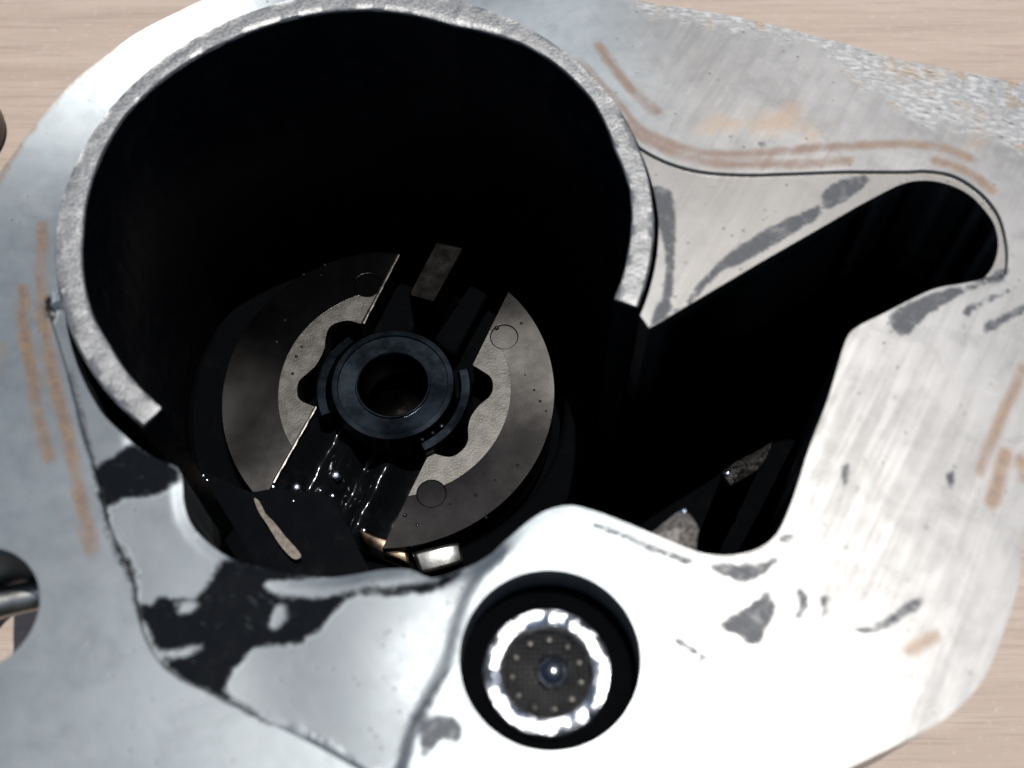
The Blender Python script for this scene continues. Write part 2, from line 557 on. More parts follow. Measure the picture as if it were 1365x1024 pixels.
outer = np.r_[PL([(0, 228), (40, 175), (92, 114), (138, 77), (185, 43), (246, 12), (277, -2), (340, -25), (470, -42), (620, -40), (750, -22), (845, 0),
                  (980, 22), (1105, 53), (1205, 80), (1365, 112), (1450, 132), (1490, 220), (1470, 400), (1410, 540), (1378, 640), (1366, 705), (1357, 781), (1340, 837),
                  (1311, 905), (1272, 948), (1233, 974), (1174, 1003), (1132, 1023), (1050, 1062), (900, 1120), (600, 1150), (200, 1150), (-150, 1100), (-170, 700),
                  (-150, 420), (-60, 300)])]


def cone_z(Q):
    r = np.hypot(Q[:, 0] - C[0], Q[:, 1] - C[1]); a = np.arctan2(Q[:, 1] - C[1], Q[:, 0] - C[0])
    d = np.angle(np.exp(1j * (a - math.radians(129))))
    m = 1 - sstep(math.radians(2), math.radians(36), -d)
    m *= 1 - sstep(math.radians(3), math.radians(70), d)
    return 0.30 * np.clip(r - RO, 0, 9) * m


# the raised rim of the flange at the upper left is traced at its own height
for i, (px_, py_) in enumerate([(0, 228), (40, 175), (92, 114), (138, 77), (185, 43), (246, 12), (277, -2), (340, -25), (470, -42)]):
    q_ = outer[i]
    for _ in range(6):
        q_ = P(px_, py_, float(cone_z(q_[None])[0]))
    outer[i] = q_
outer = smooth(outer, True, 4)


def gapw(a):
    g = 0.015
    if a < A_R: g += 0.45 * min(1, (A_R - a) / 0.35)
    if a > A_L: g += 1.45 * min(1, (a - A_L) / 0.40)
    return g


arc = [C + (RO + gapw(a)) * np.array([math.cos(a), math.sin(a)]) for a in np.linspace(A0 - 0.02, A1 - 0.03, 150)]
low = smooth(PL([(176, 588), (205, 606), (232, 618), (239, 634), (241, 662), (249, 690), (269, 715), (304, 740), (354, 755), (400, 763), (440, 767), (478, 762), (510, 757), (544, 757),
                 (575, 769), (608, 760), (645, 743), (682, 714), (706, 694), (730, 680), (757, 674), (782, 678), (820, 691), (868, 711), (909, 728), (942, 739), (979, 740),
                 (1012, 731), (1036, 712), (1051, 682), (1064, 645), (1079, 597), (1101, 540), (1112, 505), (1124, 464), (1133, 444), (1147, 433)]), False, 3)
up = smooth(PL([(1147, 433), (1180, 417), (1219, 397), (1250, 384), (1284, 378), (1309, 371), (1326, 352), (1333, 324), (1328, 297), (1315, 277), (1294, 256), (1265, 242), (1235, 237), (1206, 241),
                (1176, 255), (1142, 273)]), False, 3)
side = PL([(1108, 293), (1017, 345), (919, 403), (884, 424), (866, 434)])
opening = np.r_[np.array(arc), low, up[1:], side]
hole = circle(HOLE_C, HOLE_R, 96)
lhole = circle(LH_C, LH_R, 96)

# recessed gasket pads
pad_r_edge = smooth(PL([(838, 180), (852, 195), (875, 209), (905, 221), (942, 229), (992, 232), (1041, 231), (1120, 228), (1155, 228), (1209, 228), (1234, 227), (1267, 232), (1294, 246),
                        (1317, 266), (1333, 290), (1341, 320), (1343, 344), (1341, 364)]), False, 3)
pad_r = np.r_[pad_r_edge, PL([(1330, 372), (1309, 371), (1250, 360), (1180, 330), (1000, 380), (860, 450), (800, 400), (815, 250)])]
pad_l_edge = smooth(PL([(62, 410), (75, 450), (90, 500), (100, 539), (112, 584), (122, 614), (132, 649), (137, 675), (152, 717), (167, 749), (178, 784), (184, 820), (194, 852),
                        (212, 882), (242, 907), (285, 926), (334, 952), (372, 969), (409, 987), (446, 1007), (520, 1050)]), False, 3)
pad_l_end = smooth(PL([(532, 1050), (542, 1010), (557, 962), (576, 927), (599, 884), (610, 840), (632, 780), (678, 730)]), False, 3)
pad_l = np.r_[pad_l_edge, pad_l_end, PL([(600, 700), (400, 680), (280, 640), (215, 560), (130, 480), (90, 400)])]


def offset_line(L, d):
    t = np.gradient(L, axis=0); t /= np.linalg.norm(t, axis=1)[:, None]
    return L + np.c_[-t[:, 1], t[:, 0]] * d


# grid over what the camera can see
gx, gy = np.meshgrid(np.arange(-56, 58, 0.42), np.arange(10, 96, 0.42))
gx = gx + (np.arange(gx.shape[0]) % 2)[:, None] * 0.21
G = np.c_[gx.ravel(), gy.ravel()] + rng.uniform(-0.06, 0.06, (gx.size, 2))
cons = [outer, opening, hole, lhole]
G = G[inside(G, outer) & ~inside(G, opening)]
lines = [offset_line(pad_r_edge, s) for s in (-0.07, 0.07)] + [offset_line(pad_l_edge, s) for s in (-0.07, 0.07)]
dmin = np.full(len(G), 1e9)
for L, cl in [(c, True) for c in cons] + [(l, False) for l in lines]:
    dmin = np.minimum(dmin, seg_dist(G, L, cl))
G = G[dmin > 0.16]
V, T = cdt(cons, lines, G)
cc = V[T].mean(axis=1)
T = T[inside(cc, outer) & ~inside(cc, opening) & ~inside(cc, hole) & ~inside(cc, lhole)]
V, T = compact(V, T)


def flange_z(Q):
    z = cone_z(Q)
    z = z - 0.40 * sstep(-0.07, 0.07, sdf(Q, pad_r))
    dl = sdf(Q, pad_l)
    # the left step dies out towards the strainer
    q = sstep(0, 12, np.hypot(*(Q - P(600, 880)).T) - 4)
    z = z - (0.12 + 0.5 * q) * sstep(-0.07, 0.07 + 0.5 * (1 - q), dl)
    # worn edge of the opening
    e = seg_dist(Q, low, False)
    z = z - 0.22 * (1 - sstep(0.0, 0.9, e)) * (1 - 0.85 * sstep(-4, 1, Q[:, 0]))
    return z


Z = flange_z(V)

# stains and dark lines: outlines taken at flange level
sludge_polys = [
    [(128, 622), (150, 606), (172, 590), (196, 598), (232, 618), (240, 634), (226, 650), (232, 640), (216, 658), (180, 663), (150, 672), (146, 700), (163, 735), (176, 765), (170, 770), (150, 725), (137, 675), (130, 645)],
    [(178, 765), (182, 800), (200, 805), (212, 797), (256, 797), (268, 790), (284, 765), (304, 742), (350, 752), (400, 763), (440, 767), (380, 775), (360, 778), (380, 790), (420, 797),
     (460, 790), (500, 784), (560, 780), (600, 765), (625, 757), (590, 786), (540, 796), (478, 796), (455, 808), (425, 842), (395, 860), (345, 862), (318, 885), (303, 908), (304, 925),
     (335, 944), (350, 955), (362, 968), (340, 958), (302, 935), (270, 920), (242, 906), (215, 884), (222, 874), (245, 866), (212, 868), (200, 850), (185, 815), (178, 790)],
    [(62, 405), (72, 395), (76, 420), (64, 428)],
    [(165, 740), (170, 735), (185, 775), (180, 792)],
]
holes_in_sludge = [
    [(232, 812), (252, 802), (262, 806), (250, 818)],
    [(210, 868), (245, 864), (270, 862), (240, 876)],
    [(356, 776), (440, 770), (478, 767), (540, 762), (570, 774), (520, 782), (450, 789), (400, 796), (370, 790)],
    [(365, 812), (382, 806), (376, 830), (362, 836)],
]
film_polys = [
    [(88, 490), (94, 492), (108, 540), (122, 600), (136, 640), (130, 645), (110, 590), (98, 535)],
    [(560, 1010), (566, 985), (574, 990), (570, 1012)],
    [(868, 247), (882, 246), (896, 254), (901, 285), (901, 320), (899, 352), (898, 385), (893, 395), (896, 410), (882, 425), (868, 432), (874, 405), (884, 392), (888, 350), (884, 318), (878, 300), (872, 275)],
    [(1050, 288), (1078, 276), (1096, 272), (1090, 288), (1062, 306), (1018, 332), (990, 348), (960, 360), (934, 388), (920, 402), (918, 396), (934, 372), (960, 345), (990, 322), (1020, 303)],
    [(1098, 252), (1120, 238), (1155, 230), (1158, 240), (1140, 256), (1112, 274), (1100, 272)],
    [(1185, 422), (1210, 405), (1252, 388), (1285, 382), (1312, 374), (1333, 356), (1344, 358), (1346, 366), (1300, 384), (1262, 404), (1232, 424), (1210, 446), (1195, 444)],
    [(1286, 410), (1340, 388), (1356, 384), (1330, 398), (1300, 412), (1290, 424)],
    [(1310, 434), (1340, 418), (1364, 406), (1372, 412), (1336, 432), (1316, 444)],
    [(945, 754), (985, 752), (1010, 752), (1032, 742), (1037, 746), (1015, 768), (990, 776), (965, 768)],
    [(958, 833), (990, 812), (1018, 793), (1026, 790), (1030, 800), (1034, 815), (1022, 838), (1008, 862), (985, 848)],
    [(1060, 786), (1070, 786), (1077, 797), (1074, 815), (1064, 826), (1060, 822), (1067, 806)],
    [(1092, 797), (1107, 796), (1102, 810), (1100, 822), (1094, 822), (1097, 808)],
    [(1132, 840), (1160, 836), (1180, 825), (1196, 814), (1216, 800), (1230, 797), (1226, 810), (1206, 822), (1178, 840), (1160, 844)],
    [(786, 697), (796, 698), (830, 710), (870, 727), (905, 740), (928, 750), (918, 753), (880, 740), (840, 722), (800, 706)],  # dark line drawn parallel to the lip of the opening
    [(884, 844), (896, 846), (925, 862), (952, 884), (940, 882), (910, 864)],
    [(932, 878), (936, 876), (930, 890), (926, 888)],
    [(1122, 625), (1132, 618), (1130, 640), (1125, 650)], [(1262, 632), (1272, 628), (1270, 650), (1264, 650)],
    [(1040, 715), (1056, 714), (1054, 722), (1040, 722)],
    [(1010, 190), (1020, 188), (1019, 198), (1014, 198), (1016, 193), (1010, 193)],
    [(540, 1000), (552, 978), (575, 940), (596, 900), (602, 886), (596, 890), (566, 930), (548, 965), (536, 1010)],
    [(560, 958), (600, 955), (618, 972), (610, 990), (590, 985), (575, 1000), (560, 990)],
]
rust_lines = [   # photo polyline, half width in mm
    ([(30, 385), (32, 430), (38, 480), (48, 535), (58, 585), (66, 610)], 0.42),
    ([(57, 300), (56, 345), (56, 400), (62, 450), (72, 505), (84, 555), (94, 600), (104, 645), (112, 690), (124, 730)], 0.45),
    ([(0, 248), (20, 215), (48, 175), (82, 135), (120, 100), (158, 74)], 0.22),
    ([(800, 62), (815, 85), (835, 110), (862, 138), (876, 148)], 0.35),
    ([(770, 82), (800, 110), (830, 145), (845, 165)], 0.28),
    ([(846, 168), (868, 180), (905, 196), (950, 205), (1020, 204), (1080, 198), (1150, 194), (1210, 192), (1260, 198), (1296, 212)], 0.33),
    ([(836, 168), (850, 180), (885, 198), (925, 212), (970, 219), (1030, 219), (1080, 218), (1130, 214)], 0.36),
    ([(1246, 214), (1280, 224), (1306, 240), (1322, 254)], 0.30),
    ([(1364, 492), (1352, 520), (1338, 548), (1325, 580), (1310, 612), (1305, 628)], 0.33),
    ([(1340, 605), (1332, 635), (1322, 668)], 0.42),
    ([(1212, 868), (1232, 856), (1246, 848)], 0.30),
    ([(1362, 612), (1364, 640)], 0.3),
]
smears = [[(920, 162), (1000, 150), (1060, 140), (1100, 170), (1085, 185), (1000, 178), (930, 180)], [(1296, 160), (1320, 150), (1312, 190), (1296, 196)], [(-10, 460), (8, 462), (6, 490), (-10, 490)],
          [(1180, 85), (1265, 92), (1260, 110), (1200, 108)]]
cast_poly = [(870, -30), (845, 10), (990, 42), (1090, 58), (1120, 90), (1150, 115), (1190, 128), (1200, 150), (1240, 165), (1290, 175), (1330, 190), (1400, 215), (1500, 200), (1460, 120), (1205, 70), (1000, 10)]


def union_sdf(polys, z=0.0):
    d = np.full(len(V), -50.0)
    for p in polys:
        q = smooth(PL(p, z), True, 3)
        lo, hi = q.min(0) - 3, q.max(0) + 3
        m = ((V > lo) & (V < hi)).all(1)
        if m.any():
            d[m] = np.maximum(d[m], sdf(V[m], q))
    return d


sl_d = union_sdf(sludge_polys, -0.5)
sl_d = np.minimum(sl_d, -union_sdf(holes_in_sludge, -0.5))
fi_d = union_sdf(film_polys)
ru_d = np.full(len(V), -50.0)
for L, w in rust_lines:
    ru_d = np.maximum(ru_d, w * 1.05 - seg_dist(V, smooth(PL(L), False, 3), False))
attrs = dict(sludge=np.clip(sl_d, -5, 5), film=np.clip(fi_d, -5, 5), rust=np.clip(ru_d, -5, 5), smear=np.clip(union_sdf(smears), -5, 5), cast=np.clip(union_sdf([cast_poly]), -5, 5),
             pad=np.clip(np.maximum(sdf(V, pad_r), sdf(V, pad_l)), -5, 5), side=np.clip((V[:, 0] - 13) * 0.4, -5, 5),
             rosy=np.clip(1.2 - np.hypot(*(V - P(940, 205)).T) * 0.08, -5, 5))

hx = C.copy()
housing = empty('pump_housing', (HOLE_C[0], HOLE_C[1], Z_TABLE), 'oil-stained machined aluminium pump housing with a big round bore and keyhole-shaped channel', 'pump housing')

# flange: top face, edge walls and underside in one piece
FT = 15.0
n = len(V)
fverts = np.r_[np.c_[V, Z], np.c_[V, np.full(n, -FT)]]
ffaces = [tuple(t) for t in T]
be = boundary_edges(T)
for a, b in be:
    ffaces.append((a, a + n, b + n, b))
ffaces += [tuple(t[::-1] + n) for t in T]
fattrs = {k: np.r_[v, np.where(np.abs(v) > 90, v, v)] for k, v in attrs.items()}
flange = mesh('flange', fverts, ffaces, M_FLANGE, housing, True, fattrs)

# chamber wall: follows the opening down to the floor
ZF = -44.0
op = opening
no = len(op)
oz = flange_z(op) - 0.25
levels = [None, -3.0, -12.0, -25.0, ZF]
wv, wf = [], []
for i, p in enumerate(op):
    for L in levels:
        wv.append((p[0], p[1], oz[i] if L is None else L))
k = len(levels)
for i in range(no):
    j = (i + 1) % no
    for q in range(k - 1):
        wf.append((i * k + q, j * k + q, j * k + q + 1, i * k + q + 1))
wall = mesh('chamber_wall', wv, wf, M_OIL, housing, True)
cen = op.mean(0)
sol = wall.modifiers.new('thickness', 'SOLIDIFY'); sol.thickness = 2.2 * S; sol.offset = 1.0

V2, T2 = cdt([op], (), None)
T2 = T2[inside(V2[T2].mean(1), op)]
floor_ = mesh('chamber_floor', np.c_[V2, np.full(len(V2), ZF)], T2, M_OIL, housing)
face_up(floor_)
sol = floor_.modifiers.new('thickness', 'SOLIDIFY'); sol.thickness = 1.8 * S; sol.offset = -1.0

# bore: a cylinder wall standing in the chamber, cut open on the lower right
ri_pts = [(1.32, 0.2)]
ri_tab = sorted([(ang(P(a, b)) + (2 * math.pi if ang(P(a, b)) < A0 - 0.1 else 0), float(np.linalg.norm(P(a, b) - C))) for a, b in
                 [(400, 21), (308, 52), (231, 95), (166, 154), (129, 221), (111, 308), (497, 12), (605, 33), (697, 58), (740, 84), (789, 132), (820, 200), (840, 255), (838, 329), (822, 389),
                  (122, 415), (147, 460), (179, 507), (212, 539)]])
ta, tr = np.array([a for a, _ in ri_tab]), np.array([r for _, r in ri_tab])


def rin(a):
    return float(np.interp(a, ta, tr))


NB = 420
jn = rng.normal(0, 1.0, (NB + 1, 12))
for _ in range(3):
    jn[1:-1] = (jn[:-2] + jn[1:-1] * 2 + jn[2:]) / 4


def bore_j(a, j, r, z):
    i = int(round((a - A0) / (A1 - A0) * NB))
    return r, z


def rim_j(a, j, r, z):
    i = int(round((a - A0) / (A1 - A0) * NB))
    ramp = 0.3 + 0.7 * math.sin(min(1, max(0, (a - A0) / (A1 - A0))) * math.pi)
    base = rin(a)
    rr = RO + (r - RO) / (RI - RO) * (base - RO) * -1 * -1 if r < RO else r
    if j == 1: z = z + 0.24 * sstep(A_R - 0.1, A_R + 0.25, a) * (1 - sstep(A_L - 0.3, A_L + 0.1, a))
    return rr + jn[i, j] * (0.08 if j in (3, 4) else 0.02), z + jn[i, (j + 5) % 12] * 0.05 * (1 if 0 < j < 5 else 0.2 if j == 5 else 0)


lathe('bore_rim', [(RO, -0.42), (RO, -0.20), (RO - 0.2, 0.01), (RO - 0.8, 0.04), (RO - 1.5, 0.02), (RI + 0.16, -0.02), (RI + 0.04, -0.14), (RI + 0.02, -0.42)], C, M_RIM, housing, NB, A0, A1, True, rim_j)


def wall_j(a, j, r, z):
    k_ = {1: 1.0, 2: 0.7, 3: 0.3}.get(j, 0.0)
    return r + (rin(a) - RI) * k_ + (0.02 * jn[int(round((a - A0) / (A1 - A0) * NB)) % NB, j] if 0 < j < 5 else 0), z


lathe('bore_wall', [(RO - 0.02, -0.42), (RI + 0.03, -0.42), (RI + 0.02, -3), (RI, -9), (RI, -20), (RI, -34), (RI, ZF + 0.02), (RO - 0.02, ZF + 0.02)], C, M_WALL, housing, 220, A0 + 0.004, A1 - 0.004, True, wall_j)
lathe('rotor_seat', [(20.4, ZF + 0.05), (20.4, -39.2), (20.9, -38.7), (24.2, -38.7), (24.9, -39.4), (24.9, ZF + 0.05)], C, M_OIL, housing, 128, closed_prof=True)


def faceted(name, px, apex, z, za, mat, parent, depth):
    q_ = PL(px, z); a_ = P(*apex, za); m_ = len(q_)
    v = [(*p, z + 0.5 * math.sin(3.1 * i)) for i, p in enumerate(q_)] + [(*p, z - depth) for p in q_] + [(a_[0], a_[1], za)]
    f = [(i, (i + 1) % m_, 2 * m_) for i in range(m_)] + [(i, i + m_, (i + 1) % m_ + m_, (i + 1) % m_) for i in range(m_)] + [tuple(m_ + i for i in range(m_))[::-1]]
    return mesh(name, v, f, mat, parent)


def prism(name, px, z1, z0, mat, parent, bevel=0.25, zs=None, sm=True):
    q = PL(px, z1)
    if sm:
        q = smooth(q, True, 3)
    return slab(name, [q], lambda c: inside(c, q), z1, z0, mat, parent, bevel)


# ledge over the lower left of the rotor, wet with oil
prism('oily_ledge', [(246, 640), (262, 625), (300, 640), (332, 655), (364, 651), (400, 653), (443, 662), (452, 676), (462, 697), (472, 715), (480, 735), (490, 765), (440, 790), (330, 775), (262, 735)],
      -29.5, ZF, M_LEDGE, housing, 0.6)
prism('cast_lip', [(338, 664), (346, 668), (354, 684), (366, 696), (380, 714), (398, 734), (401, 743), (390, 745), (372, 726), (356, 700), (344, 682)], -28.7, -29.6, M_SLIVER, housing, 0.15)
faceted('cast_boss', [(850, 722), (872, 708), (900, 685), (912, 679), (926, 694), (931, 706), (927, 735), (900, 760), (860, 750)], (908, 702), -5.0, -4.0, M_GRIT, housing, 9)
# broken rib deep in the channel
q = PL([(962, 628), (980, 612), (1006, 600), (1030, 589), (1022, 610), (1010, 628), (990, 640), (974, 652)], -22)
faceted('cast_rib', [(962, 630), (980, 616), (1006, 603), (1030, 589), (1020, 612), (1008, 628), (990, 638), (974, 648)], (988, 624), -22.0, -20.9, M_DARKGRIT, housing, 0.7)
prism('rib_stem', [(964, 630), (982, 614), (1006, 603), (1026, 594), (1018, 610), (1006, 626), (988, 638), (974, 648)], -22.75, ZF, M_OIL, housing, 0.0, sm=False)
# pin that crosses the bolt hole at the left edge
a_, b_ = P(-70, 822, -9), P(60, 790, -9)
tube('cross_pin', [(a_[0] - 1, a_[1], -9), (b_[0] + 0.5, b_[1], -9)], 1.35, M_BRIGHT, housing, 20)

# ------------------------------------------------------------------ rotor in the bore
ZD = -36.0
RC = np.array([-15.14, 63.3]); RR = 19.6
rotor = empty('rotor', (RC[0], RC[1], -43.5), 'dark oily slotted rotor disc with pale inner ring and central hub inside the bore', 'pump rotor')


def D(px, py, z=ZD):
    return P(px, py, z)


sl1, sl2 = D(532, 338), D(364, 643)      # left edge of the slot
sr1, sr2 = D(671, 403), D(518, 714)      # right edge
dl = (sl2 - sl1) / np.linalg.norm(sl2 - sl1); dr = (sr2 - sr1) / np.linalg.norm(sr2 - sr1)
slotq = np.array([sl1 - dl * 12, sl2 + dl * 12, sr2 + dr * 12, sr1 - dr * 12])
lobe_l = smooth(PL([(485, 433), (463, 427), (441, 434), (434, 450), (432, 465), (422, 485), (411, 496), (399, 507), (396, 520), (400, 533), (422, 543)], ZD), False, 4)
lobe_r = smooth(PL([(573, 603), (600, 609), (617, 599), (624, 586), (624, 570), (628, 555), (639, 540), (652, 529), (657, 518), (655, 504), (644, 495), (631, 487)], ZD), False, 4)
lobes = np.r_[lobe_l, [D(440, 560), D(520, 620)], lobe_r, [D(610, 440), D(520, 420)]]
ring_o = circle(RC, RR, 128)
RIN = 13.75
RCI = D(526, 516 + 2)
ring_i = circle(RCI, RIN, 96)
dimples = [D(575, 658), D(672, 449), D(490, 380)]
DR = 1.72
dl_loops = [circle(c, DR, 32) for c in dimples]


def base_keep(c):
    m = inside(c, ring_o) & ~inside(c, slotq) & ~inside(c, lobes)
    for q_ in dl_loops:
        m &= ~inside(c, q_)
    return m


side_l = lambda c: ((c - (sl1 + sr1) / 2) @ np.array([-dl[1], dl[0]])) < 0
for s in (True, False):
    slab('rotor_plate', [ring_o, ring_i, slotq, lobes] + dl_loops, lambda c: base_keep(c) & ~inside(c, ring_i) & (side_l(c) == s), ZD, -42.0, M_DISC, rotor, 0.30, seg=4)
    slab('inner_face', [ring_o, ring_i, slotq, lobes] + dl_loops, lambda c: base_keep(c) & inside(c, ring_i) & (side_l(c) == s), ZD - 0.05, -42.0, M_FACE, rotor, 0.25, seg=4)
for q_ in dl_loops:
    c0 = q_.mean(0); qq = circle(c0, DR - 0.09, 32)
    slab('dowel_end', [qq, ring_o, slotq], lambda c: inside(c, qq) & ~inside(c, slotq), ZD - 0.10, -41, M_DISC, rotor, 0.08)
lathe('rotor_base', [(0.01, -42.02), (RR - 0.25, -42.02), (RR, -42.3), (RR, -43.4), (0.01, -43.4)], RC, M_OIL, rotor, 96)

# hub: tube with a collar and a broken outer flange
ZH = -33.6
HB = P(523.5, 511.5, ZH)
lathe('hub_collar', [(4.0, -42.0), (4.0, ZH - 0.22), (4.16, ZH - 0.06), (4.32, ZH - 0.06), (4.36, ZH - 0.22), (4.40, ZH - 0.30), (5.4, ZH - 0.26), (6.38, ZH - 0.22), (6.40, ZH - 0.05), (6.46, ZH), (7.06, ZH), (7.2, ZH - 0.14), (7.2, -42.0)], HB, M_HUB, rotor, 96)
hd = lambda x, y: ang_about(HB, P(x, y, ZH))


def ang_about(c, p):
    return math.atan2(p[1] - c[1], p[0] - c[0])


for (x1, y1), (x2, y2) in (((566, 600), (628, 490)), ((455, 436), (424, 556))):
    a1_, a2_ = ang_about(HB, P(x1, y1, -34.6)), ang_about(HB, P(x2, y2, -34.6))
    if a2_ < a1_: a2_ += 2 * math.pi
    lathe('hub_flange', [(7.75, -42), (7.75, -34.9), (7.95, -34.6), (8.9, -34.6), (9.15, -34.9), (9.15, -42)], HB, M_HUB, rotor, 40, a1_, a2_, True)
lathe('hub_core', [(0.01, -40.5), (2.6, -40.7), (3.98, -41.2)], HB, M_SEAT, rotor, 48)

# drive tongues in the slot
prism('drive_tongue', [(584, 315), (622, 327), (580, 403), (543, 393)], -32.0, -42, M_TAB, rotor, 0.5, sm=False)
prism('drive_tongue', [(628, 378), (651, 391), (606, 474), (578, 452)], -37.4, -42, M_OIL, rotor, 0.5, sm=False)


def slot_bed(name, prof, t0, t1, nlen, mat, phase):
    """bed of the slot: a height profile across the slot carried along it"""
    vv, ff = [], []
    m_ = len(prof) * 3 - 2
    xs = np.linspace(0, 1, m_)
    zs_ = smooth(np.c_[np.linspace(0, 1, len(prof)), prof], False, 3)[:, 1]
    for i in range(nlen + 1):
        t_ = t0 + (t1 - t0) * i / nlen
        pa, pb = sl1 + (sl2 - sl1) * t_, sr1 + (sr2 - sr1) * t_
        for k_, x_ in enumerate(xs):
            p_ = pa + (pb - pa) * (0.004 + 0.992 * x_)
            wob = 0.16 * math.sin(phase + i * 0.9 + k_ * 0.5) + 0.12 * math.sin(2.1 * i - k_ * 0.8 + phase)
            fade = min(1.0, 4 * x_, 4 * (1 - x_))
            rr_ = np.linalg.norm(p_ - RC)
            drop = -0.9 * max(0.0, min(rr_, 19.5) - 17.6)
            if rr_ > 19.5: p_ = RC + (p_ - RC) * 19.5 / rr_
            vv.append((p_[0], p_[1], zs_[k_] + wob * fade * 0.8 + drop))
    for i in range(nlen):
        for k_ in range(m_ - 1):
            a_ = i * m_ + k_
            ff.append((a_, a_ + 1, a_ + m_ + 1, a_ + m_))
    o_ = mesh(name, vv, ff, mat, rotor, True)
    face_up(o_)
    return o_


slot_bed('slot_bed', [-36.4, -37.5, -38.7, -39.3, -38.6, -38.0, -39.2, -40.6, -40.2, -38.9, -38.6, -40.0, -41.2, -41.6, -41.6], 0.63, 1.20, 26, M_GLOSS, 0.4)
slot_bed('slot_bed', [-41.0, -41.4, -41.4, -41.2, -41.0, -40.8, -40.8, -40.9, -41.0], -0.2, 0.40, 18, M_OIL, 1.7)

M_GLINT = mat_steel('glint_bead_metal', (0.62, 0.66, 0.74), 0.20, 0.05, 1.0, spots=0.0, grain=0.0)  # pale metal for added beads that stand in for sun glints


M_EDGE_GLINT = mat_steel('slot_edge_glint', (0.075, 0.07, 0.066), 0.30, 0.4, 1.0, scale=12, spots=0.2)  # added strip; its pale colour and tilt carry the slot edge's highlight
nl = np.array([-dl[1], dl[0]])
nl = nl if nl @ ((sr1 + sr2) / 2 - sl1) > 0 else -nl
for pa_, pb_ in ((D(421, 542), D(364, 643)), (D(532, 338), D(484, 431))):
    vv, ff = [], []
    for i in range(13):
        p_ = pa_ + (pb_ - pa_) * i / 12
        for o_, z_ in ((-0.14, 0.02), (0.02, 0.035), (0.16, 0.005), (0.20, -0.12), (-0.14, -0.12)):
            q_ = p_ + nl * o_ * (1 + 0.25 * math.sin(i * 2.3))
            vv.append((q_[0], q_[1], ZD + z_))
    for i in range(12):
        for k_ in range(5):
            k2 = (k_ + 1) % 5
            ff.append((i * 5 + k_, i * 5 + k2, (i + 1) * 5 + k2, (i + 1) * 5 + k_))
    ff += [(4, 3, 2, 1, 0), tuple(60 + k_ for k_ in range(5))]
    mesh('edge_glint_strip', vv, ff, M_EDGE_GLINT, rotor, False)


# droplets of oil standing on the rotor
dv, df = [], []


def bead(px, py, z, r):
    c = (*P(px, py, z), z)
    b = len(dv); nu, nv = 10, 5
    for j in range(nv + 1):
        e = math.pi / 2 * j / nv
        for i in range(nu):
            a = 2 * math.pi * i / nu
            dv.append((c[0] + r * math.cos(e) * math.cos(a), c[1] + r * math.cos(e) * math.sin(a), c[2] - 0.02 + r * 0.7 * math.sin(e)))
    for j in range(nv):
        for i in range(nu):
            i2 = (i + 1) % nu
            df.append((b + j * nu + i, b + j * nu + i2, b + (j + 1) * nu + i2, b + (j + 1) * nu + i))


for x, y, r in [(540, 687, .26), (662, 437, .3), (695, 431, .2), (405, 366, .2), (433, 353, .18), (428, 367, .15), (380, 427, .18), (369, 456, .2), (634, 660, .22), (690, 620, .2), (556, 700, .2),
                (720, 535, .18), (728, 548, .14), (712, 520, .16), (735, 560, .15), (700, 500, .12), (648, 690, .18), (660, 640, .15), (600, 672, .15), (395, 475, .2), (402, 462, .16), (390, 498, .2)]:
    bead(x, y, ZD, r)
for x, y, r in [(589, 568, .3), (577, 577, .24), (563, 586, .24), (534, 566, .22), (569, 572, .2), (507, 582, .2), (575, 494, .18)]:
    bead(x, y, ZH - 0.7, r)
ob_main = (dv, df)
ob = mesh('oil_beads', dv, df, M_DROP, rotor, True)
ob['kind'] = 'stuff'
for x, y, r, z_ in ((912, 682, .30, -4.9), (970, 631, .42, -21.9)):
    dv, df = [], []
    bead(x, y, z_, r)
    mesh('glint_tip', dv, df, M_GLINT, housing, True)
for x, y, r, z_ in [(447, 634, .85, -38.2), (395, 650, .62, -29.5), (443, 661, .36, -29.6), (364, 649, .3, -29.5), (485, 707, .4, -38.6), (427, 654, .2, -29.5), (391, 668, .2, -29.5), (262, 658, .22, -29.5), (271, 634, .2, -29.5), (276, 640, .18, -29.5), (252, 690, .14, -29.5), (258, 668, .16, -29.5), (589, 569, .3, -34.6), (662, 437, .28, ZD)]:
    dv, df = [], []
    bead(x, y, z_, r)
    mesh('glint_bead', dv, df, M_GLINT, rotor, True)  # added beads, bright metal in place of sun glints in the oil

# ------------------------------------------------------------------ bent spring clip beside the rotor
clip = empty('spring_clip', (*P(560, 745, -40), ZF), 'bright bent spring steel clip tucked beside the lower edge of the rotor', 'spring clip')


def sheet(name, top, bot, zt, zb, mat, th=0.5):
    A, B = PL(top, zt), PL(bot, zb)
    v = [(*p, zt) for p in A] + [(*p, zb) for p in B]
    m_ = len(A)
    o = mesh(name, v, [(i, i + 1, m_ + i + 1, m_ + i) for i in range(m_ - 1)], mat, clip)
    face_up(o)
    s_ = o.modifiers.new('thickness', 'SOLIDIFY'); s_.thickness = th * S; s_.offset = -1
    return o


